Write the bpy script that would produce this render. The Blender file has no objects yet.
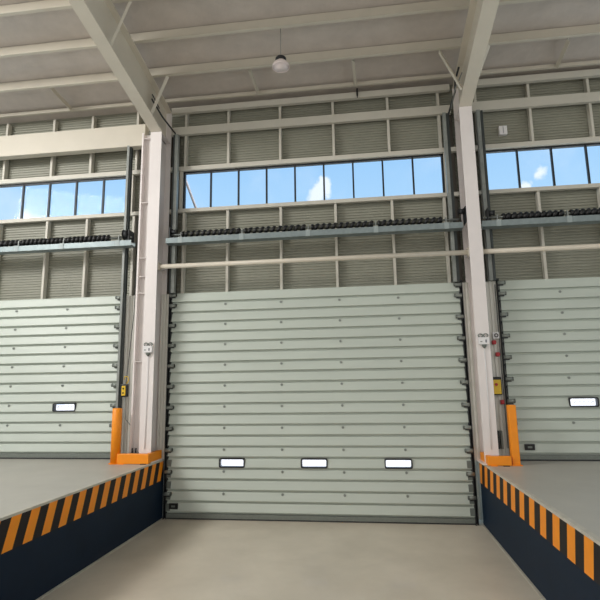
import bpy, math, random
from mathutils import Vector, Matrix
random.seed(7)
sc = bpy.context.scene
COL = sc.collection

# ------------------------------------------------------------------ camera
CAMY, CAMZ = -11.4947, 2.8417
cd = bpy.data.cameras.new('camera'); cam = bpy.data.objects.new('camera', cd); COL.objects.link(cam)
Rv = Vector((0.99122827, 0.13135678, -0.01455708)); Uv = Vector((0.03635303, -0.16509687, 0.98560716)); Fv = Vector((-0.12706285, 0.97749088, 0.1684239))
m = Matrix.Identity(4)
for i in range(3):
    m[i][0] = Rv[i]; m[i][1] = Uv[i]; m[i][2] = -Fv[i]
m[0][3] = 0; m[1][3] = CAMY; m[2][3] = CAMZ
cam.matrix_world = m
cd.sensor_width = 36; cd.lens = 505.23 * 36 / 600; cd.clip_end = 500
sc.camera = cam

# ------------------------------------------------------------------ world: blue daylight sky with clouds, bright haze towards the hall's open side
def build_world():
    w = bpy.data.worlds.new('daylight'); sc.world = w; w.use_nodes = True
    nt = w.node_tree; nt.nodes.clear(); N = nt.nodes.new; L = nt.links.new
    out = N('ShaderNodeOutputWorld'); bg = N('ShaderNodeBackground'); L(bg.outputs[0], out.inputs[0])
    tc = N('ShaderNodeTexCoord'); sep = N('ShaderNodeSeparateXYZ'); L(tc.outputs['Generated'], sep.inputs[0])
    def mth(op, a, b=None, c=None):
        n = N('ShaderNodeMath'); n.operation = op
        for k, v in enumerate((a, b, c)):
            if v is None: continue
            if isinstance(v, (int, float)): n.inputs[k].default_value = v
            else: L(v, n.inputs[k])
        return n.outputs[0]
    def rmp(v, lo, hi):
        n = N('ShaderNodeMapRange'); n.interpolation_type = 'SMOOTHSTEP'; L(v, n.inputs[0]); n.inputs[1].default_value = lo; n.inputs[2].default_value = hi
        return n.outputs[0]
    def mix(f, a, b):
        n = N('ShaderNodeMix'); n.data_type = 'RGBA'; L(f, n.inputs[0])
        for k, v in ((6, a), (7, b)):
            if isinstance(v, tuple): n.inputs[k].default_value = (*v, 1)
            else: L(v, n.inputs[k])
        return n.outputs[2]
    sky = mix(rmp(sep.outputs[2], 0.0, 0.62), (1.0, 1.32, 1.5), (0.42, 0.80, 1.30))
    noi = N('ShaderNodeTexNoise'); noi.inputs['Scale'].default_value = 9; noi.inputs['Detail'].default_value = 6
    L(tc.outputs['Generated'], noi.inputs['Vector'])
    warp = N('ShaderNodeVectorMath'); warp.operation = 'MULTIPLY_ADD'
    noi2 = N('ShaderNodeTexNoise'); noi2.inputs['Scale'].default_value = 26; noi2.inputs['Detail'].default_value = 5
    L(tc.outputs['Generated'], noi2.inputs['Vector'])
    L(noi2.outputs['Color'], warp.inputs[0]); warp.inputs[1].default_value = (0.05,) * 3
    L(tc.outputs['Generated'], warp.inputs[2])
    acc = None
    for d, r in (((-0.048, 0.945, 0.402), .018), ((-0.058, 0.950, 0.386), .026), ((0.330, 0.900, 0.380), .017), ((0.315, 0.912, 0.366), .014),
                 ((-0.535, 0.795, 0.304), .030)):
        v = N('ShaderNodeVectorMath'); v.operation = 'DISTANCE'; L(warp.outputs[0], v.inputs[0]); v.inputs[1].default_value = d
        s = N('ShaderNodeMapRange'); s.interpolation_type = 'SMOOTHSTEP'; L(v.outputs['Value'], s.inputs[0])
        s.inputs[1].default_value = r; s.inputs[2].default_value = r * .55; s.inputs[3].default_value = 0; s.inputs[4].default_value = 1
        acc = s.outputs[0] if acc is None else mth('MAXIMUM', acc, s.outputs[0])
    wisps = mth('MULTIPLY', rmp(noi.outputs[0], .45, .8), .35)
    cl = mth('MAXIMUM', mth('MULTIPLY', acc, .9), wisps)
    c = mix(cl, sky, (1.5, 1.5, 1.52))
    back = rmp(mth('MULTIPLY', sep.outputs[1], -1), -0.1, .75)
    c = mix(back, c, (.88, .85, .80))
    L(c, bg.inputs[0]); bg.inputs[1].default_value = 1.0
build_world()
sc.view_settings.view_transform = 'Standard'; sc.view_settings.look = 'None'; sc.view_settings.gamma = 1; sc.view_settings.use_curve_mapping = False
sc.view_settings.exposure = -0.26

def light(name, kind, loc, target, energy, color, **kw):
    d = bpy.data.lights.new(name, kind); d.energy = energy; d.color = color
    for k, v in kw.items(): setattr(d, k, v)
    o = bpy.data.objects.new(name, d); COL.objects.link(o); o.location = loc
    o.rotation_euler = (Vector(target) - Vector(loc)).to_track_quat('-Z', 'Y').to_euler()
    return o
# sun on the yard outside, key lamp added at upper left, daylight through the hall's open front
light('sun', 'SUN', (20, -3, 40), (0, 0, 0), 7.0, (1, .96, .9), angle=.01)
light('upper_left_key_light', 'AREA', (-13, -9, 11.0), (-1.5, -.5, 1.5), 1850, (1, .985, .96), shape='RECTANGLE', size=5, size_y=3.5)
light('front_opening_daylight', 'AREA', (1, -19, 4.5), (-1, 0, 2), 260, (1, .985, .96), shape='RECTANGLE', size=20, size_y=7)

# ------------------------------------------------------------------ materials
def mat(name, col, rough=.5, metal=0, var=.0, scale=4, bump=0, bscale=30, spec=.5, col2=None, stretch=(1, 1, 1), coat=0):
    mt = bpy.data.materials.new(name); mt.use_nodes = True; nt = mt.node_tree; b = nt.nodes['Principled BSDF']
    b.inputs['Base Color'].default_value = (*col, 1); b.inputs['Roughness'].default_value = rough; b.inputs['Metallic'].default_value = metal
    b.inputs['Specular IOR Level'].default_value = spec; b.inputs['Coat Weight'].default_value = coat
    N = nt.nodes.new; L = nt.links.new
    tc = N('ShaderNodeTexCoord'); mp = N('ShaderNodeMapping'); mp.inputs['Scale'].default_value = stretch; L(tc.outputs['Object'], mp.inputs[0])
    if var or col2:
        n = N('ShaderNodeTexNoise'); n.inputs['Scale'].default_value = scale; n.inputs['Detail'].default_value = 6; n.inputs['Roughness'].default_value = .6
        L(mp.outputs[0], n.inputs['Vector'])
        r = N('ShaderNodeValToRGB'); r.color_ramp.elements[0].position = .3; r.color_ramp.elements[1].position = .7
        c1 = tuple(max(0, x * (1 - var)) for x in col); c2 = col2 or tuple(min(1, x * (1 + var)) for x in col)
        r.color_ramp.elements[0].color = (*c1, 1); r.color_ramp.elements[1].color = (*c2, 1)
        L(n.outputs['Fac'], r.inputs[0]); L(r.outputs[0], b.inputs['Base Color'])
    if bump:
        n2 = N('ShaderNodeTexNoise'); n2.inputs['Scale'].default_value = bscale; n2.inputs['Detail'].default_value = 4; L(mp.outputs[0], n2.inputs['Vector'])
        bp = N('ShaderNodeBump'); bp.inputs['Strength'].default_value = bump; bp.inputs['Distance'].default_value = .02
        L(n2.outputs['Fac'], bp.inputs['Height']); L(bp.outputs[0], b.inputs['Normal'])
    return mt
def S(r, g, b):
    f = lambda c: ((c / 255 + .055) / 1.055) ** 2.4 if c > 10 else c / 255 / 12.92
    return (f(r), f(g), f(b))
M = {}
M['slat'] = mat('pale_green_grey_slat', S(187, 195, 185), .42, var=.04, scale=1.2, stretch=(.4, 1, 3))
M['clad'] = mat('corrugated_sheet', S(142, 142, 128), .5, var=.05, scale=1.5)
M['white'] = mat('off_white_paint', S(228, 221, 218), .45, var=.03, scale=2)
M['girt'] = mat('cream_paint', S(198, 194, 182), .5, var=.04, scale=3)
M['ceil'] = mat('roof_membrane', S(193, 183, 174), .7, var=.08, scale=2.2, bump=.6, bscale=5)
M['purlin'] = mat('purlin_paint', S(200, 193, 178), .5, var=.03, scale=2)
M['galv'] = mat('galvanised_steel', S(130, 141, 142), .45, metal=.4, var=.12, scale=9)
M['rail'] = mat('weathered_zinc', S(134, 138, 134), .5, metal=.2, var=.15, scale=6)
M['dark'] = mat('dark_rubber', S(42, 45, 47), .55, var=.15, scale=10)
M['black'] = mat('black_plastic', S(14, 14, 15), .45, var=.1, scale=20)
M['slot'] = mat('dark_slot_shade', S(66, 60, 52), .7, var=.1, scale=3)
M['jamb'] = mat('jamb_sheet', S(212, 210, 202), .45, var=.05, scale=2, stretch=(6, 1, .5))
M['orange'] = mat('safety_orange', S(246, 146, 8), .45, var=.05, scale=5)
M['navy'] = mat('navy_paint', S(14, 32, 50), .6, var=.12, scale=2.5, spec=.2)
M['stripe_black'] = mat('stripe_black', S(30, 24, 24), .6, var=.15, scale=8, spec=.3)
M['floor'] = mat('sealed_concrete_lane', S(204, 194, 176), .36, var=.05, scale=.7, bump=.06, bscale=60, col2=S(222, 212, 194), coat=.12)
M['dock'] = mat('dock_concrete', S(180, 176, 166), .42, var=.06, scale=1.1, bump=.06, bscale=50)
M['edge'] = mat('pale_edge_angle', S(190, 184, 170), .45, var=.12, scale=6)
M['yard'] = mat('yard_concrete', S(225, 222, 215), .8, var=.03, scale=.4)
M['wframe'] = mat('dark_window_frame', S(28, 32, 38), .5, var=.1, scale=6)
M['pane'] = mat('milky_vision_pane', S(245, 245, 250), .3, var=.01)
M['lampshade'] = mat('frosted_shade', S(226, 212, 208), .35, var=.02, scale=5)
M['red'] = mat('red_plastic', S(170, 30, 38), .45, var=.05)
M['yellow'] = mat('yellow_plastic', S(226, 186, 40), .45, var=.05)
M['plate'] = mat('white_plate', S(228, 226, 226), .45, var=.02)
M['bolt'] = mat('bolt_steel', S(120, 126, 120), .45, metal=.35, var=.1, scale=30)
M['mark'] = mat('grey_print', S(128, 130, 134), .6, var=.02)
# translucent milky pane: daylight shines through it
nt = M['pane'].node_tree; pb = nt.nodes['Principled BSDF']; tr = nt.nodes.new('ShaderNodeBsdfTransparent'); tr.inputs[0].default_value = (.93, .93, .97, 1)
mx = nt.nodes.new('ShaderNodeMixShader'); mx.inputs[0].default_value = .06
nt.links.new(tr.outputs[0], mx.inputs[1]); nt.links.new(pb.outputs[0], mx.inputs[2]); nt.links.new(mx.outputs[0], nt.nodes['Material Output'].inputs[0])
g = bpy.data.materials.new('window_glass'); g.use_nodes = True; nt = g.node_tree; pb = nt.nodes['Principled BSDF']
pb.inputs['Base Color'].default_value = (.02, .03, .04, 1); pb.inputs['Roughness'].default_value = .04
tr = nt.nodes.new('ShaderNodeBsdfTransparent'); tr.inputs[0].default_value = (.93, .97, 1, 1)
mx = nt.nodes.new('ShaderNodeMixShader'); mx.inputs[0].default_value = .07
nt.links.new(tr.outputs[0], mx.inputs[1]); nt.links.new(pb.outputs[0], mx.inputs[2]); nt.links.new(mx.outputs[0], nt.nodes['Material Output'].inputs[0])
M['glass'] = g

# ------------------------------------------------------------------ mesh helpers
class MB:
    def __init__(s): s.v = []; s.f = []; s.mi = []; s.mats = []; s.sm = []
    def m(s, name):
        if name not in s.mats: s.mats.append(name)
        return s.mats.index(name)
    def add(s, vs, fs, mt='white', smooth=False):
        o = len(s.v); s.v += [tuple(v) for v in vs]; k = s.m(mt)
        for f in fs: s.f.append([o + i for i in f]); s.mi.append(k); s.sm.append(smooth)
        return s
    def box(s, x0, x1, y0, y1, z0, z1, mt='white'):
        vs = [(x, y, z) for z in (z0, z1) for y in (y0, y1) for x in (x0, x1)]
        return s.add(vs, [(0, 2, 3, 1), (4, 5, 7, 6), (0, 1, 5, 4), (2, 6, 7, 3), (0, 4, 6, 2), (1, 3, 7, 5)], mt)
    def prism(s, prof, a, b, axis, mt='white'):
        """extrude a closed 2-D profile along an axis; profile coords are the two other axes in order"""
        n = len(prof)
        def P(p, t): return {'X': (t, p[0], p[1]), 'Y': (p[0], t, p[1]), 'Z': (p[0], p[1], t)}[axis]
        vs = [P(p, a) for p in prof] + [P(p, b) for p in prof]
        return s.add(vs, [tuple(range(n))[::-1], tuple(range(n, 2 * n))] + [(i, (i + 1) % n, n + (i + 1) % n, n + i) for i in range(n)], mt)
    def tube(s, pts, r, n=8, mt='white', caps=True):
        pts = [Vector(p) for p in pts]; o = len(s.v); k = s.m(mt)
        up = None
        for i, p in enumerate(pts):
            t = (pts[min(i + 1, len(pts) - 1)] - pts[max(i - 1, 0)]).normalized()
            if up is None: up = t.orthogonal().normalized()
            up = (up - t * up.dot(t)).normalized(); sd = t.cross(up)
            rr = r[i] if isinstance(r, (list, tuple)) else r
            for j in range(n):
                a = 2 * math.pi * j / n; s.v.append(tuple(p + (up * math.cos(a) + sd * math.sin(a)) * rr))
        for i in range(len(pts) - 1):
            for j in range(n):
                s.f.append([o + i * n + j, o + i * n + (j + 1) % n, o + (i + 1) * n + (j + 1) % n, o + (i + 1) * n + j]); s.mi.append(k); s.sm.append(True)
        if caps:
            s.f.append([o + j for j in range(n)][::-1]); s.mi.append(k); s.sm.append(False)
            e = o + (len(pts) - 1) * n; s.f.append([e + j for j in range(n)]); s.mi.append(k); s.sm.append(False)
        return s
    def lathe(s, prof, c, n=28, mt='white', smooth=True):
        """(radius, z) profile around a vertical axis through c"""
        vs = [(c[0] + r * math.cos(2 * math.pi * j / n), c[1] + r * math.sin(2 * math.pi * j / n), c[2] + z) for r, z in prof for j in range(n)]
        fs = [(i * n + j, i * n + (j + 1) % n, (i + 1) * n + (j + 1) % n, (i + 1) * n + j) for i in range(len(prof) - 1) for j in range(n)]
        return s.add(vs, fs, mt, smooth)
    def build(s, name, parent=None, bevel=0, origin=None):
        me = bpy.data.meshes.new(name); off = Vector(origin) if origin else Vector((0, 0, 0))
        if parent is not None and origin is None: off = parent.location.copy()
        me.from_pydata([tuple(Vector(v) - off) for v in s.v], [], s.f)
        for k in s.mats: me.materials.append(M[k])
        for p, k, q in zip(me.polygons, s.mi, s.sm): p.material_index = k; p.use_smooth = q
        import bmesh
        bm = bmesh.new(); bm.from_mesh(me); bmesh.ops.recalc_face_normals(bm, faces=bm.faces); bm.to_mesh(me); bm.free()
        me.update()
        o = bpy.data.objects.new(name, me); COL.objects.link(o)
        if parent is not None:
            o.parent = parent
            if origin is not None: o.location = off - parent.location
        else: o.location = off
        if bevel:
            b = o.modifiers.new('bevel', 'BEVEL'); b.width = bevel; b.segments = 2; b.limit_method = 'ANGLE'; b.angle_limit = math.radians(40)
        return o
def tag(o, label=None, cat=None, group=None, kind=None):
    for k, v in (('label', label), ('category', cat), ('group', group), ('kind', kind)):
        if v: o[k] = v
    return o
def empty(name, loc, label=None, cat=None, group=None, kind=None):
    o = bpy.data.objects.new(name, None); COL.objects.link(o); o.location = loc; o.empty_display_size = .2
    return tag(o, label, cat, group, kind)

# ------------------------------------------------------------------ dimensions
HD = 1.2417           # dock height
XL, XR = -4.60, 2.12  # centre door
DL, DR = -4.70, 2.28
ZF = -.04              # lane floor  # dock faces
ZT = 5.09             # top of the lowered curtains
WB, WT = 7.25, 8.26   # clerestory windows
WY = 0.2
XMIN, XMAX, YB = -13.0, 9.0, -16.0
def zraf(y): return 9.02 + .18 * (-.55 - y)        # underside of rafters
def zpur(y): return zraf(y) + .95                   # underside of purlins

# ------------------------------------------------------------------ structure
MB().box(DL, DR, YB, 1.2, -.2, ZF, 'floor').build('floor'); tag(bpy.data.objects['floor'], 'beige sealed concrete floor of the sunken lane', 'floor', kind='structure')
o = MB().box(-60, 60, 1.2, 90, -.3, -.02, 'yard').build('ground'); tag(o, 'pale concrete yard outside behind the doors', 'ground', kind='structure')

# ceiling membrane
mb = MB()
yy = [.42, -16.0]
zc = lambda y: zpur(y) + .27
mb.prism([(yy[0], zc(yy[0])), (yy[1], zc(yy[1])), (yy[1], zc(yy[1]) + .12), (yy[0], zc(yy[0]) + .12)], -19, 15, 'X', 'ceil')
o = mb.build('ceiling'); tag(o, 'pinkish grey sloping roof membrane above the purlins', 'ceiling', kind='structure')

# back wall: corrugated cladding, painted slot shade, girts, studs
wall = empty('wall_back', (-1.3, .25, 0), 'grey green corrugated back wall with cream studs and girts', 'wall', kind='structure')
def corrug(mb, x0, x1, z0, z1, y=.25, p=.068, d=.02):
    n = max(1, int(round((z1 - z0) / p))); q = (z1 - z0) / n
    pr = []
    for i in range(n):
        z = z0 + i * q
        pr += [(y, z), (y, z + q * .45), (y + d, z + q * .6), (y + d, z + q * .85)]
    pr += [(y, z1), (y + .09, z1), (y + .09, z0)]
    mb.prism(pr, x0, x1, 'X', 'clad')
mb = MB()
corrug(mb, XMIN, XMAX, 4.86, WB - .02)
corrug(mb, XMIN, XMAX, WT + .02, 10.13)
WIN = [(-11.9, -5.86), (-4.45, 1.97), (2.9, 8.97)]
DOORS_ = [(-12.0, -5.96, HD), (XL, XR, 0), (3.0, 9.0, HD)]
for a, b in ((XMIN, WIN[0][0]), (WIN[0][1], WIN[1][0]), (WIN[1][1], WIN[2][0]), (WIN[2][1], XMAX)):
    corrug(mb, a, b, WB - .02, WT + .02)
for a, b in ((XMIN, -12.0), (-5.86, XL + .02), (XR - .02, 2.95)):
    mb.box(a, b, .25, .34, 0, 4.87, 'jamb')
mb.build('cladding', wall)
# dark strips beside the columns: shade on the siding and dark insulation, as colour
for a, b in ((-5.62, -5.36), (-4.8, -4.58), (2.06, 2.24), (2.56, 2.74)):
    MB().box(a, b, .16, .21, 5.06, 9.25, 'slot').build('slot_shade_strip', wall)
def girt(z0, z1, y0=.06, x0=XMIN, x1=XMAX):
    mb = MB(); t = .012
    mb.prism([(y0 + .1, z0), (y0, z0), (y0, z1), (y0 + .1, z1), (y0 + .1, z1 - t), (y0 + t, z1 - t), (y0 + t, z0 + t), (y0 + .1, z0 + t)], x0, x1, 'X', 'girt')
    mb.build('girt', wall)
girt(WT, WT + .11); girt(WB - .09, WB)
girt(9.22, 9.43, .02, -4.75, 2.2); girt(9.22, 9.45, .02, 2.6, XMAX)
girt(9.8, 9.95, -.02, -4.75, 2.2); girt(9.84, 10.0, -.02, 2.6, XMAX)
def stud(x, z0, z1, w=.058, y0=.1, y1=.24):
    t = .01
    MB().prism([(x - w / 2, y1), (x - w / 2, y0), (x + w / 2, y0), (x + w / 2, y1), (x + w / 2 - t, y1), (x + w / 2 - t, y0 + t), (x - w / 2 + t, y0 + t), (x - w / 2 + t, y1)], z0, z1, 'Z', 'girt').build('stud', wall)
for x in (-11.9, -10.75, -9.45, -8.08, -6.98, -5.72, -4.40, -3.28, -1.95, -.62, .72, 1.93, 2.80, 4.02, 5.35, 6.7, 8.0):
    for a, b in ((4.9, WB - .09), (WT + .11, 10.0)): stud(x, a, b)
for a, b in WIN:
    for x in (a - .045, b + .045): stud(x, WB, WT, .08)

# clerestory windows
def window(k, a, b, n, label):
    t = empty('window_%d' % k, ((a + b) / 2, WY, WB), label, 'window', kind='structure')
    fr = MB(); w = .045
    fr.box(a, b, WY - .05, WY + .03, WB, WB + w * .6, 'wframe').box(a, b, WY - .05, WY + .03, WT - w, WT, 'wframe')
    fr.box(a, a + w, WY - .05, WY + .03, WB, WT, 'wframe').box(b - w, b, WY - .05, WY + .03, WB, WT, 'wframe')
    fr.build('window_frame', t)
    for i in range(1, n):
        x = a + (b - a) * i / n
        MB().box(x - .02, x + .02, WY - .04, WY + .02, WB + .02, WT - .03, 'wframe').build('mullion', t)
    MB().box(a + .02, b - .02, WY - .01, WY + .005, WB + .02, WT - .02, 'glass').build('glass', t)
window(1, *WIN[0], 8, 'clerestory window strip above the left bay door')
window(2, *WIN[1], 9, 'long nine-pane clerestory window strip above the centre door')
window(3, *WIN[2], 8, 'clerestory window strip above the right bay door')

# loading docks
def dock(side):
    x0, x1 = (XMIN, DL) if side < 0 else (DR, XMAX)
    nm = 'left' if side < 0 else 'right'
    t = empty('dock_platform', ((x0 + x1) / 2, YB / 2, 0), ('raised concrete dock platform on the left, navy face, wide slanted orange stripes' if side < 0
              else 'raised concrete dock platform on the right, navy face, narrow orange stripes'), 'loading dock', kind='structure')
    MB().box(x0, x1, YB, 1.2, -.2, HD, 'dock').build('slab', t)
    xf = DL if side < 0 else DR
    s = 1 if side < 0 else -1      # outward direction of the face
    MB().box(min(xf, xf + s * .012), max(xf, xf + s * .012), YB, -.005, ZF, HD - .02, 'navy').build('painted_face', t)
    mb = MB(); X = xf + s * .018; zb, zt_ = (.80, HD - .025)
    P, sl = (.402, .15) if side < 0 else (.478, -.10)
    y = -.02; k = 0
    def quad(ya, yb_, mt):
        # top edge ya..yb_, bottom edge shifted by the slant; clip at the wall end
        def c(v): return min(v, -.012)
        vs = [(X, c(ya), zt_), (X, c(yb_), zt_), (X, c(yb_ - sl), zb), (X, c(ya - sl), zb)]
        vs2 = [(xf + s * .012, v[1], v[2]) for v in vs]
        mb.add(vs + vs2, [(0, 1, 2, 3), (7, 6, 5, 4), (0, 4, 5, 1), (1, 5, 6, 2), (2, 6, 7, 3), (3, 7, 4, 0)], mt)
    ph = -.03 if side < 0 else -.06
    while y > YB + 1:
        a = ph - k * P
        wy = .50 * P
        quad(a, a - wy, 'orange'); quad(a - wy, a - P, 'stripe_black')
        y = a - P; k += 1
    mb.build('hazard_stripe_band', t)
    MB().box(min(xf - s * .05, xf + s * .022), max(xf - s * .05, xf + s * .022), YB, -.01, HD - .03, HD + .006, 'edge').build('edge_angle', t)
    MB().box(min(xf, xf + s * .05), max(xf, xf + s * .05), YB, -.01, ZF, ZF + .012, 'edge').build('floor_joint', t)
dock(-1); dock(1)

# jamb panels between columns and door rails (pale ribbed sheets)
def jamb(k, x0, x1, z0, label, y=-.02):
    pr = []; n = max(1, int(round((x1 - x0) / .075))); q = (x1 - x0) / n
    for i in range(n):
        x = x0 + i * q; pr += [(x, y), (x + q * .6, y), (x + q * .7, y + .02), (x + q * .95, y + .02)]
    pr += [(x1, y), (x1, y + .2), (x0, y + .2)]
    t = MB().prism(pr, z0, 5.08, 'Z', 'jamb').box(x0, x1, y - .008, y + .004, 2.18, 2.2, 'jamb').build('trim_%d' % k)
    tag(t, label, 'jamb panel', kind='structure')
jamb(1, -5.79, -5.36, HD, 'pale ribbed jamb sheet left of the left column')
jamb(2, -4.86, -4.64, HD, 'narrow grey jamb sheet right of the left column')
jamb(3, 2.16, 2.3, HD, 'pale ribbed jamb sheet left of the right column')
jamb(4, 2.54, 2.9, HD, 'pale ribbed jamb sheet right of the right column')

# ------------------------------------------------------------------ columns and rafters
def column(xc, label, side_post):
    t = empty('steel_column', (xc, -.3, HD), label, 'column')
    w = .14
    MB().box(xc - w, xc + w, -.57, -.55, HD + .03, zraf(-.55), 'white').build('front_flange', t)
    MB().box(xc - w, xc + w, .03, .05, HD + .03, zpur(.05), 'white').build('rear_flange', t)
    MB().box(xc - .006, xc + .006, -.55, .03, HD + .03, zraf(-.55) - .005, 'white').build('web', t)
    MB().box(xc - .2, xc + .2, -.65, .1, HD, HD + .03, 'white').build('base_plate', t, .005)
    for z in (5.65, 9.0):
        MB().box(xc - w + .01, xc + w - .01, -.549, .029, z, z + .012, 'white').build('stiffener', t)
    if side_post:
        MB().box(xc - .39, xc - .008, -.29, -.278, HD + .03, 9.1, 'white').build('side_web', t)
        MB().box(xc - .43, xc - .39, -.42, -.12, HD + .03, 9.1, 'white').build('side_flange', t)
        for z in (3.45, 5.05, 5.45, 5.9, 7.28, 8.95):
            MB().box(xc - .389, xc - .145, -.41, -.291, z, z + .014, 'white').build('stiffener', t)
    return t
CL, CR = -4.90, 2.41
column(CL, 'off-white steel column left of the centre door, with a narrow side flange', True)
column(CR, 'off-white steel column right of the centre door', False)
def rafter(xc, label):
    t = empty('roof_rafter', (xc, -.55, zraf(-.55)), label, 'beam'); w = .14
    ys = [-.57, -15.8]
    def strip(mb, dz0, dz1, x0, x1, ya=ys[0], yb=ys[1]):
        mb.prism([(ya, zraf(ya) + dz0), (yb, zraf(yb) + dz0), (yb, zraf(yb) + dz1), (ya, zraf(ya) + dz1)], x0, x1, 'X', 'girt_w')
        return mb
    strip(MB(), 0, .022, xc - w, xc + w).build('bottom_flange', t)
    mb = MB(); strip(mb, .022, .92, xc - .006, xc + .006, .02, -15.8); mb.build('web', t)
    strip(MB(), .92, .94, xc - w, xc + w, .02, -15.8).build('top_flange', t)
    for y in (-4.9, -7.9):
        mb = MB(); mb.box(xc - w + .01, xc + w - .01, y, y + .012, zraf(y) + .024, zraf(y) + .915, 'girt_w'); mb.build('stiffener', t)
M['girt_w'] = mat('rafter_paint', S(212, 203, 187), .45, var=.03, scale=2)
rafter(CL, 'tapered off-white roof rafter rising from the left column')
rafter(CR, 'tapered off-white roof rafter rising from the right column')

# purlins
pl = ['cream roof purlin nearest the back wall', 'cream roof purlin second from the back wall, behind the lamp', 'cream roof purlin third from the back wall, at the photo\'s top edge',
      'cream roof purlin fourth from the back wall, overhead', 'cream roof purlin fifth from the back wall, overhead', 'cream roof purlin sixth from the back wall, overhead']
for k in range(6):
    y = -1.15 - .98 * k; z = zpur(y)
    mb = MB(); t = .01
    mb.prism([(y - .07, z), (y + .01, z), (y + .01, z + .24), (y + .07, z + .24), (y + .07, z + .25), (y, z + .25), (y, z + t), (y - .07, z + t)], XMIN, XMAX, 'X', 'purlin')
    o = mb.build('roof_purlin', origin=(0, y, z)); tag(o, pl[k], 'beam', 'roof purlins')
y = -.2; z = zpur(y)
o = MB().prism([(y - .03, z + .1), (y + .03, z + .1), (y + .03, z + .18), (y - .03, z + .18)], XMIN, XMAX, 'X', 'purlin').build('eave_purlin', origin=(0, y, z))
tag(o, 'slim cream eave purlin along the top of the back wall', 'beam')
# deep white lintel in the left bay
o = MB().box(XMIN, CL - .44, -.24, -.03, 8.87, 9.45, 'purlin').build('box_girder', origin=(-9, -.1, 8.87), bevel=.008)
tag(o, 'deep cream box girder spanning the left bay above its window', 'beam')
# bridging struts between purlins, knee braces
def bar(name, p, q, w, mt, label, cat, group=None):
    p = Vector(p); q = Vector(q); d = (q - p).normalized(); a = d.orthogonal().normalized(); b = d.cross(a)
    mb = MB(); t = .008
    prof = [(0, 0), (w, 0), (w, t), (t, t), (t, w), (0, w)]
    vs = [tuple(P + a * u + b * v) for P in (p, q) for u, v in prof]
    mb.add(vs, [(5, 4, 3, 2, 1, 0), (6, 7, 8, 9, 10, 11)] + [(i, (i + 1) % 6, 6 + (i + 1) % 6, 6 + i) for i in range(6)], mt)
    o = mb.build(name, origin=tuple(p)); tag(o, label, cat, group); return o
for x, lb in ((-7.45, 'cream bridging strut between purlins in the left bay'), (-2.5, 'cream bridging strut between purlins left of the hanging lamp'),
              (-.1, 'cream bridging strut between purlins right of the hanging lamp'), (4.5, 'cream bridging strut between purlins in the right bay')):
    bar('bridging_strut', (x, -1.06, zpur(-1.1) + .03), (x + .03, -.24, zpur(-.2) + .1), .09, 'purlin', lb, 'strut', 'bridging struts')
for x0, x1, lb in ((CL, .52, 'diagonal knee brace on the right of the left rafter'), (CR, -.55, 'diagonal knee brace on the left of the right rafter'), (CR, .5, 'diagonal knee brace on the right of the right rafter')):
    s = 1 if x1 > 0 else -1
    bar('knee_brace', (x0 + x1, -1.12, zpur(-1.1) + .01), (x0 + s * .13, -1.1, zraf(-1.1) + .03), .07, 'purlin', lb, 'brace')

bar('knee_brace', (CL + .52, -3.08, zpur(-3.11) + .01), (CL + .13, -3.06, zraf(-3.06) + .03), .05, 'purlin', 'upper diagonal knee brace on the right of the left rafter, at the photo\'s top edge', 'brace')

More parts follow.
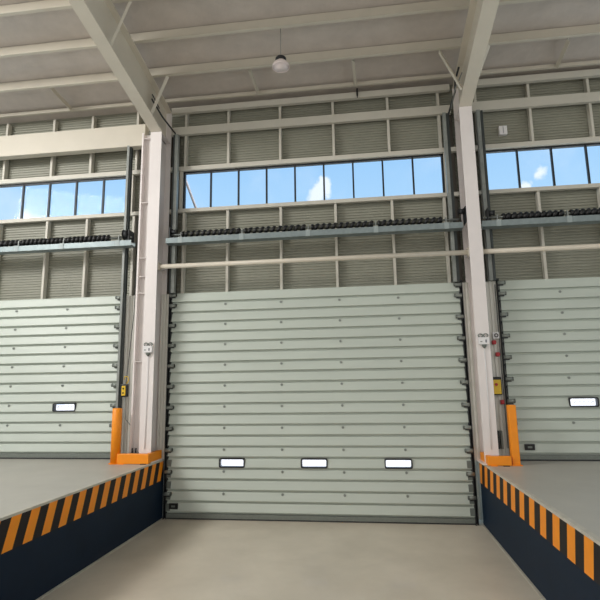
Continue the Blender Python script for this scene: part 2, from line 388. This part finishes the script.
# ------------------------------------------------------------------ the three stacking doors
def rounded(x0, x1, z0, z1, r, n=4):
    pts = []
    for cx, cz, a0 in ((x1 - r, z1 - r, 0), (x0 + r, z1 - r, 90), (x0 + r, z0 + r, 180), (x1 - r, z0 + r, 270)):
        for i in range(n + 1):
            a = math.radians(a0 + 90 * i / n); pts.append((cx + r * math.cos(a), cz + r * math.sin(a)))
    return pts
def door(k, x0, x1, z0, label, bolts, wins, hdr, springs, sensor):
    t = empty('door_%d' % k, ((x0 + x1) / 2, 0, z0), label, 'door', kind='structure')
    n = int(round((ZT - z0 - .07) / .239)); bot = .12; q = (ZT - .02 - z0 - bot) / n; zb = z0 + bot
    # curtain of horizontal slats: each leans out slightly at its foot and tucks in at the joint
    # openings for vision panels: split the curtain around the window row
    mb = MB()
    row = int((z0 + 1.20 - zb) / q)
    za, zc_ = zb + row * q, zb + (row + 1) * q
    def seg(xa, xb, i0, i1):
        p = []
        for i in range(i0, i1):
            z = zb + i * q
            p += [(.012, z), (.015, z + .038), (-.055, z + .046), (-.057, z + .058), (-.014, z + q - .006), (.015, z + q)]
        ztop = ZT if i1 == n else zb + i1 * q
        p += [(.015, ztop), (.05, ztop), (.05, zb + i0 * q)]
        mb.prism(p, xa, xb, 'X', 'slat')
    seg(x0, x1, 0, row); seg(x0, x1, row + 1, n)
    xs = x0
    for wx in sorted(wins):
        seg(xs, wx - .285, row, row + 1); xs = wx + .285
    seg(xs, x1, row, row + 1)
    for wx in wins: mb.box(wx - .286, wx + .286, -.012, .04, za, za + .06, 'slat')
    mb.build('curtain', t)
    for wx in wins:
        fr = MB(); zl, zh = za + .04, zc_ + .01
        o_ = rounded(wx - .295, wx + .295, zl, zh, .04); i_ = rounded(wx - .268, wx + .268, zl + .026, zh - .026, .025); nn = len(o_)
        vs = [(a, y, b) for y in (-.062, .055) for L_ in (o_, i_) for a, b in L_]
        fs = []
        for i in range(nn):
            j = (i + 1) % nn
            fs += [(i, j, nn + j, nn + i), (2 * nn + i, 3 * nn + i, 3 * nn + j, 2 * nn + j), (i, 2 * nn + i, 2 * nn + j, j), (nn + i, nn + j, 3 * nn + j, 3 * nn + i)]
        fr.add(vs, fs, 'black'); f = fr.build('vision_panel_frame', t)
        pn = MB(); vs = [(a, y, b) for y in (-.03, -.02) for a, b in i_]
        pn.add(vs, [tuple(range(nn)), tuple(range(nn, 2 * nn))[::-1]] + [(i, (i + 1) % nn, nn + (i + 1) % nn, nn + i) for i in range(nn)], 'pane')
        p_ = pn.build('vision_pane', None, origin=tuple(f.parent.location)); p_.parent = f; p_.location = (0, 0, 0)
        if z0 > .5:
            mk = MB()
            for i in range(5):
                xx = wx - .19 + i * .085; zz = (zl + zh) / 2 + .01
                mk.tube([(xx, -.036, zz - .025), (xx + .035, -.036, zz + .02)], .004, 4, 'mark').tube([(xx + .035, -.036, zz + .02), (xx + .05, -.036, zz - .02)], .004, 4, 'mark')
            p2 = mk.build('faint_marks', None, origin=tuple(t.location)); p2.parent = f; p2.location = (0, 0, 0)
    # bottom bar and seal
    MB().box(x0 + .02, x1 - .02, -.05, .06, z0 + .03, zb + .002, 'bolt').build('bottom_bar', t, .004)
    MB().box(x0 + .02, x1 - .02, -.035, .04, z0 + .002, z0 + .03, 'dark').build('bottom_seal', t)
    # wind-lock bolts
    zj = []
    i = n - 1
    while i > 1: zj.append(zb + i * q); i -= 2
    for bx in bolts:
        for z in zj:
            if abs(z - zc_) < .05 and any(abs(bx - w) < .3 for w in wins): continue
            m_ = MB(); m_.tube([(bx, -.012, z - .045), (bx, -.04, z - .045)], .03, 10, 'roller').tube([(bx, -.04, z - .045), (bx, -.05, z - .045)], .011, 6, 'bolt'); m_.build('hinge_bolt', t)
    # edge rollers and end plates
    for s, xe in ((1, x0), (-1, x1)):
        if k == 1 and s == 1 or k == 3 and s == -1: continue   # far ends lie outside the photo
        for z in [ZT - .06] + [z - .05 for z in zj]:
            m_ = MB(); m_.tube([(xe - s * .02, -.09, z), (xe + s * .14, -.09, z)], .038, 12, 'roller').tube([(xe + s * .115, -.09, z), (xe + s * .14, -.09, z)], .043, 12, 'bolt')
            m_.box(min(xe - s * .02, xe + s * .1), max(xe - s * .02, xe + s * .1), -.09, -.02, z - .06, z - .03, 'dark')
            m_.build('edge_roller', t)
        # guide rail: dark rubber-lined channel, galvanised box above
        a, b = ((xe - .05, xe + .02) if s == 1 else (xe - .02, xe + .05)) if k == 2 else ((xe - .03, xe + .02) if s == 1 else (xe - .02, xe + .03))
        MB().prism([(a, .1), (a, -.08), (a + .015, -.08), (a + .015, .06), (b - .015, .06), (b - .015, -.06), (b, -.06), (b, .1)], z0, ZT + .05, 'Z', 'dark').build('guide_rail', t)
        zt2 = 9.1 if k != 1 else 8.9
        c0, c1, e0, e1 = {(1, -1): (-5.80, -5.745, -5.745, -5.71), (2, 1): (-4.55, -4.47, -4.61, -4.55), (2, -1): (1.96, 2.03, 2.03, 2.1), (3, 1): (2.72, 2.80, 2.82, 2.87)}[(k, s)]
        MB().box(c0, c1, -.24, -.12, HD if k == 1 else ZT - .02, zt2, 'rail').box(e0, e1, -.2, -.1, HD if k == 1 else ZT - .02, zt2, 'dark2').build('mast_rail', t)
        # lower end caps seen as dark patches
        for i in range(0, min(5, n)):
            z = zb + i * q
            MB().box(min(xe, xe + s * .11), max(xe, xe + s * .11), -.060, -.02, z + .06, z + q - .03, 'endcap').build('end_cap', t)
    # header beam
    hx0, hx1 = hdr; y0 = -.46; zh = 6.22
    MB().prism([(y0, zh), (y0 + .24, zh), (y0 + .24, zh + .13), (y0 + .225, zh + .13), (y0 + .225, zh + .015), (y0 + .015, zh + .015), (y0 + .015, zh + .13), (y0, zh + .13)], hx0, hx1, 'X', 'galv').build('header_beam', t)
    for xx in [hx0 + .35, hx1 - .35] + [(a + b) / 2 for (_, a), (b, _) in zip(springs, springs[1:])]:
        MB().box(xx - .05, xx + .05, y0 - .008, y0 - .001, zh - .008, zh + .14, 'galv2').box(xx - .012, xx + .012, -.40, -.28, zh + .015, 6.50, 'rail').build('shaft_bracket', t)
    MB().tube([(hx0 + .05, -.34, 6.455), (hx1 - .05, -.34, 6.455)], .022, 10, 'rail').build('spring_shaft', t)
    for a, b in springs:
        m_ = MB(); L_ = b - a; turns = 10; N_ = turns * 12
        pts = [(a + L_ * i / N_, -.34 + .042 * math.sin(2 * math.pi * i / 12), 6.455 + .042 * math.cos(2 * math.pi * i / 12)) for i in range(N_ + 1)]
        m_.tube(pts, .042 if k == 2 else .05, 6, 'black').tube([(a, -.34, 6.455), (b, -.34, 6.455)], .052, 10, 'core' if k == 2 else 'black'); m_.tube([(a - .02, -.34, 6.455), (a + .03, -.34, 6.455)], .07, 14, 'black'); m_.tube([(b - .03, -.34, 6.455), (b + .02, -.34, 6.455)], .07, 14, 'black')
        m_.build('balance_spring', t)
    if sensor:
        sx, sz = sensor
        MB().box(sx - .1, sx + .1, -.075, -.03, sz - .06, sz + .06, 'black').box(sx - .045, sx + .045, -.082, -.074, sz - .02, sz + .02, 'bolt').build('pull_handle', t, .006)
M['core'] = mat('spring_core', S(66, 66, 56), .6, var=.1, scale=10)
M['roller'] = mat('roller_zinc', S(140, 146, 140), .4, metal=.3, var=.1, scale=12)
M['dark2'] = mat('dark_mast_steel', S(62, 68, 68), .5, metal=.3, var=.15, scale=6)
M['galv2'] = mat('bright_zinc_plate', S(150, 160, 160), .5, metal=.1, var=.05, scale=8)
M['endcap'] = mat('end_cap_grey', S(112, 119, 114), .5, metal=.2, var=.08, scale=8)
door(1, -12.0, -5.85, HD, 'pale green grey slatted stacking door lowered in the left bay', (-10.0, -8.64, -7.28), (-7.19, -9.7), (-11.9, -5.48),
     ((-9.85, -8.5), (-8.42, -7.31), (-7.22, -6.11)), None)
door(2, XL, XR, ZF, 'pale green grey slatted stacking door lowered in the centre, three vision panels', (-3.27, -1.94, -.58, .75), (-3.08, -1.23, .59), (-4.62, 2.2),
     ((-4.24, -2.86), (-2.71, -1.32), (-1.14, .23), (.38, 1.75)), (-4.41, .24))
door(3, 2.94, 9.0, HD, 'pale green grey slatted stacking door lowered in the right bay', (4.22, 5.55), (4.46, 6.3), (2.6, 8.9), ((3.09, 4.31), (4.5, 5.7)), (3.3, HD + .28))

# drums at the ends of the headers
def drum(x, z, r, label, side):
    t = empty('cable_drum', (x, -.36, z), label, 'drum')
    MB().tube([(x - .05, -.36, z), (x + .05, -.36, z)], r, 18, 'dark').build('drum', t)
    for a in (x - .06, x + .05): MB().tube([(a, -.36, z), (a + .01, -.36, z)], r * 1.22, 18, 'black').build('flange', t)
    MB().box(x - side * .09 - .01, x - side * .09 + .01, -.44, -.15, 6.36, z + .1, 'dark').build('mounting_plate', t)
drum(-5.66, 6.52, .10, 'black cable drum at the right end of the left door header', -1)
drum(2.19, 6.62, .06, 'small black cable drum at the right end of the centre header', -1)
drum(2.84, 6.55, .055, 'small black cable drum at the left end of the right header', 1)
drum(-4.45, 6.52, .05, 'small black cable drum at the left end of the centre header', 1)

# horizontal pipe in front of the centre and right bays
for a, b, lb in ((CL + .14, CR - .14, 'cream horizontal pipe crossing above the centre door'), (CR + .14, XMAX, 'cream horizontal pipe crossing above the right bay door')):
    t = empty('horizontal_pipe', (a, -.45, 5.66), lb, 'pipe')
    MB().tube([(a + .02, -.45, 5.66), (b - .02, -.45, 5.66)], .054, 14, 'girt_w').build('pipe', t)
    MB().box(a, a + .02, -.53, -.37, 5.57, 5.75, 'purlin').build('end_plate', t)
    if b < 5: MB().box(b - .02, b, -.53, -.37, 5.57, 5.75, 'purlin').build('end_plate', t)

# ------------------------------------------------------------------ hanging lamp
t = empty('high_bay_lamp', (-1.55, -2.1, 9.36), 'hanging high-bay lamp with frosted bell shade and black top', 'lamp')
c = (-1.55, -2.1, 9.36)
kr, kz = .8, .66
L3 = lambda p: [(a * kr, b * kz) for a, b in p]
MB().lathe(L3([(.09, .25), (.12, .22), (.17, .17), (.21, .10), (.225, .03), (.225, 0), (.215, 0), (.215, .03), (.2, .095), (.16, .16), (.11, .21), (.08, .25)]), c, mt='lampshade').build('shade', t)
MB().lathe(L3([(0, .36), (.11, .36), (.14, .32), (.145, .25), (.07, .24), (0, .24)]), c, mt='black').build('driver_housing', t)
MB().lathe(L3([(0, .03), (.19, .04), (.205, .01), (.0, -.03)]), c, mt='lampshade').build('lens', t)
MB().tube([(c[0], c[1], c[2] + .23), (c[0], c[1], zpur(-2.1) + .02)], .006, 8, 'rail').build('suspension_rod', t)
# small black hook under the eave
o = MB().box(-.02, .02, -.1, -.04, 9.83, 10.0, 'black').tube([(0, -.07, 9.85), (0, -.12, 9.8), (0, -.07, 9.77)], .012, 6, 'black').build('eave_hook', origin=(0, -.07, 9.83))
tag(o, 'small black hook fixed below the eave purlin', 'hook')

# outside: canopy with stay rod seen through the first pane
o = MB().box(XL - .4, XR + .4, .36, 2.0, 6.55, 6.7, 'girt').build('canopy', origin=(-1.3, .36, 6.55)); tag(o, 'cream canopy slab outside above the centre door', 'canopy')
o = MB().tube([(-4.93, .42, 9.3), (-4.2, 1.1, 7.0), (-4.12, 1.18, 6.76)], .035, 8, 'stay').build('stay_rod', origin=(-4.2, 1.1, 6.68)) if M.setdefault('stay', mat('rusty_rose_steel', S(196, 180, 182), .6, var=.05)) else None
tag(o, 'dull pink stay rod outside the leftmost centre window pane', 'rod')

# cables along the rafter knees
def cable(name, pts, r, mt, label, cat='cable'):
    o = MB().tube(pts, r, 6, mt).build(name, origin=pts[-1]); tag(o, label, cat); return o
cable('power_cable', [(CL + .145, -1.2, 9.5), (CL + .16, -.6, 9.38), (CL + .2, .0, 9.33), (CL + .3, -.1, 9.2), (CL + .3, -.1, 9.0)], .02, 'dark', 'dark cable running down the left column knee to the mast rail')
cable('power_cable', [(CL + .06, -1.0, 9.75), (CL + .07, -.6, 9.62)], .014, 'dark', 'short dark cable stub on the left rafter web')
cable('power_cable', [(CR - .16, -.95, 9.75), (CR - .2, -.65, 9.62), (CR - .17, -.4, 9.5), (CR - .22, -.2, 9.35), (CR - .3, -.12, 9.1), (CR - .3, -.12, 8.8)], .022, 'dark', 'dark cable bundle beside the right column knee')
cable('power_cable', [(CR - .1, -.95, 9.62), (CR - .2, -.55, 9.45), (CR - .24, -.2, 9.2)], .014, 'rail', 'thin grey cable behind the bundle at the right column knee')

# ------------------------------------------------------------------ column socket boxes
def socket(xc, label):
    t = empty('socket_box', (xc, -.57, 3.66), label, 'socket box')
    x0, x1 = xc - .1, xc + .11
    MB().box(x0, x1, -.64, -.572, 3.64, 3.79, 'plate').build('housing', t, .008)
    for dx in (-.05, .055):
        pts = [(xc + dx + .045 * math.cos(a), -.6, 3.83 + .033 * math.sin(a)) for a in [math.radians(d) for d in range(-60, 241, 30)]]
        MB().tube(pts, .012, 6, 'bolt').build('hook_clip', t)
    MB().box(xc - .07, xc - .03, -.644, -.64, 3.69, 3.71, 'bolt').build('switch', t); MB().box(xc + .03, xc + .06, -.644, -.64, 3.68, 3.74, 'mark').build('switch', t)
    MB().lathe([(.05, 3.64 - 3.64), (.045, -.04), (.012, -.08), (0, -.08)], (xc + .01, -.605, 3.64), 12, 'bolt').build('cable_gland', t)
    MB().tube([(xc + .01, -.59, 3.58), (xc + .01, -.585, 2.6), (xc, -.585, HD + .3)], .008, 6, 'plate').build('conduit', t)
socket(CL, 'white socket box with two clips on the left column')
socket(CR, 'white socket box with two clips on the right column')

# pendant / wall control boxes
t = empty('pendant_control', (-5.540, -.3, 2.66), 'yellow and black pendant push-button control hanging left of the left column', 'control')
MB().box(-5.630, -5.470, -.36, -.27, 2.66, 2.95, 'black').build('housing', t, .02)
MB().box(-5.605, -5.510, -.372, -.358, 2.69, 2.91, 'yellow').build('face_plate', t, .01)
for z in (2.75, 2.85): MB().tube([(-5.560, -.37, z), (-5.560, -.385, z)], .018, 10, 'black').build('push_button', t)
MB().tube([(-5.530, -.31, 2.95), (-5.520, -.31, 3.08), (-5.510, -.25, 3.6), (-5.460, -.2, 4.6), (-5.460, -.15, 6.4)], .008, 6, 'dark').build('cable', t)
MB().tube([(-5.510, -.31, 2.96), (-5.470, -.31, 3.04), (-5.490, -.31, 3.12), (-5.570, -.31, 3.12), (-5.580, -.31, 3.05)], .012, 6, 'yellow').build('cable_tie', t)
MB().tube([(-5.540, -.31, 2.66), (-5.540, -.3, 2.35), (-5.510, -.28, 2.15), (-5.410, -.25, 2.02), (-5.310, -.22, 1.95)], .011, 6, 'rail').build('tail_cable', t)
t = empty('wall_control', (2.75, -.04, 2.62), 'yellow control box with black rim right of the right column', 'control')
MB().box(2.62, 2.82, -.16, -.04, 2.60, 2.98, 'black').build('housing', t, .02)
MB().box(2.64, 2.8, -.17, -.158, 2.62, 2.92, 'yellow').build('face_plate', t, .01)
MB().tube([(2.7, -.17, 2.82), (2.7, -.2, 2.82)], .03, 10, 'red').build('push_button', t)
for x, z, lb, r in ((2.745, 3.72, 'upper red emergency button beside the right column', .05), (2.80, 3.46, 'dark red alarm button below the emergency button', .055), (2.82, 2.45, 'small red valve handle below the yellow control box', .04)):
    t = empty('red_button', (x, -.04, z), lb, 'button')
    MB().box(x - .04, x + .04, -.10, -.04, z - .045, z + .045, 'red').build('base', t, .01)
    MB().tube([(x, -.10, z), (x, -.13, z)], r * .8, 14, 'red').build('cap', t)
t = empty('round_gauge', (2.79, -.04, 3.84), 'small white plate with black ring above the red buttons', 'gauge')
MB().box(2.73, 2.86, -.09, -.04, 3.8, 3.94, 'plate').build('plate', t, .005)
MB().tube([(2.8 + .035 * math.cos(a), -.1, 3.87 + .035 * math.sin(a)) for a in [i * math.pi / 6 for i in range(13)]], .01, 6, 'black').build('ring', t)
o = MB().box(2.66, 2.675, -.07, -.045, 1.5, 5.0, 'rail').box(2.86, 2.872, -.07, -.045, 1.5, 5.0, 'dark2').build('wall_conduit', origin=(2.7, -.05, 1.5)); tag(o, 'thin grey conduits running down the sheet right of the right column', 'conduit')
# white louvre box high in the right bay
t = empty('wall_vent', (3.39, .2, 8.62), 'small square white vent high on the right bay wall', 'vent')
MB().box(3.3, 3.48, .14, .26, 8.64, 8.85, 'plate').build('vent_box', t, .006)
MB().box(3.385, 3.395, .13, .141, 8.66, 8.83, 'mark').build('divider', t)

# ------------------------------------------------------------------ orange guards
def guard(x0, x1, y0, label, h=.21):
    t = empty('column_guard', ((x0 + x1) / 2, y0, HD), label, 'guard')
    z0, z1 = HD + .005, HD + .005 + h
    MB().box(x0, x1, y0, y0 + .12, z0, z1, 'orange').build('front_rail', t, .012)
    sgn = 1 if x0 < -3 else -1
    xs = x1 if x0 < -3 else x0
    a, b = (xs - .1, xs) if sgn == 1 else (xs, xs + .1)
    MB().box(a, b, y0 + .121, -.05, z0, z1, 'orange').build('side_rail', t, .012)
    MB().box(x0 + .05, x0 + .17, y0 - .04, y0 + .1, HD, HD + .012, 'orange').build('foot_plate', t); MB().box(x1 - .17, x1 - .05, y0 - .04, y0 + .1, HD, HD + .012, 'black').build('foot_plate', t)
guard(-5.44, -4.72, -.78, 'low orange guard rail around the foot of the left column')
guard(2.29, 2.74, -.76, 'low orange guard rail around the foot of the right column', .18)
def bollard(x, y, h, label, r=.105):
    t = empty('bollard', (x, y, HD), label, 'bollard')
    MB().lathe([(0, 0), (r, 0), (r, h - .02), (r - .02, h), (0, h)], (x, y, HD + .012), 24, 'orange').build('post', t)
    MB().lathe([(0, 0), (r * 1.35, 0), (r * 1.35, .012), (0, .012)], (x, y, HD), 20, 'orange').build('base_plate', t)
bollard(-5.52, -.68, 1.17, 'round orange bollard beside the left column guard')
t = empty('bollard', (2.88, -.62, HD), 'square orange post beside the right column guard', 'bollard')
MB().box(2.77, 2.92, -.7, -.54, HD + .012, HD + 1.17, 'orange').build('post', t, .012)
MB().box(2.75, 2.95, -.74, -.5, HD, HD + .012, 'orange').build('base_plate', t)

# brackets at the foot of columns
o = MB().box(-5.28, -5.12, -.5, -.4, HD + .03, HD + .2, 'bolt').tube([(-5.24, -.46, HD + .2), (-5.24, -.46, HD + .3)], .02, 8, 'dark').tube([(-5.16, -.46, HD + .2), (-5.16, -.46, HD + .3)], .02, 8, 'dark').build('anchor_bracket', origin=(-5.2, -.45, HD + .03))
tag(o, 'small dark steel anchor bracket at the foot of the left column', 'bracket')
o = MB().box(2.64, 2.69, -.14, -.04, HD + .25, HD + .62, 'dark').box(2.72, 2.76, -.14, -.04, HD + .25, HD + .62, 'bolt').build('junction_box', origin=(2.7, -.05, HD + .25))
tag(o, 'dark junction box low behind the right column', 'box')
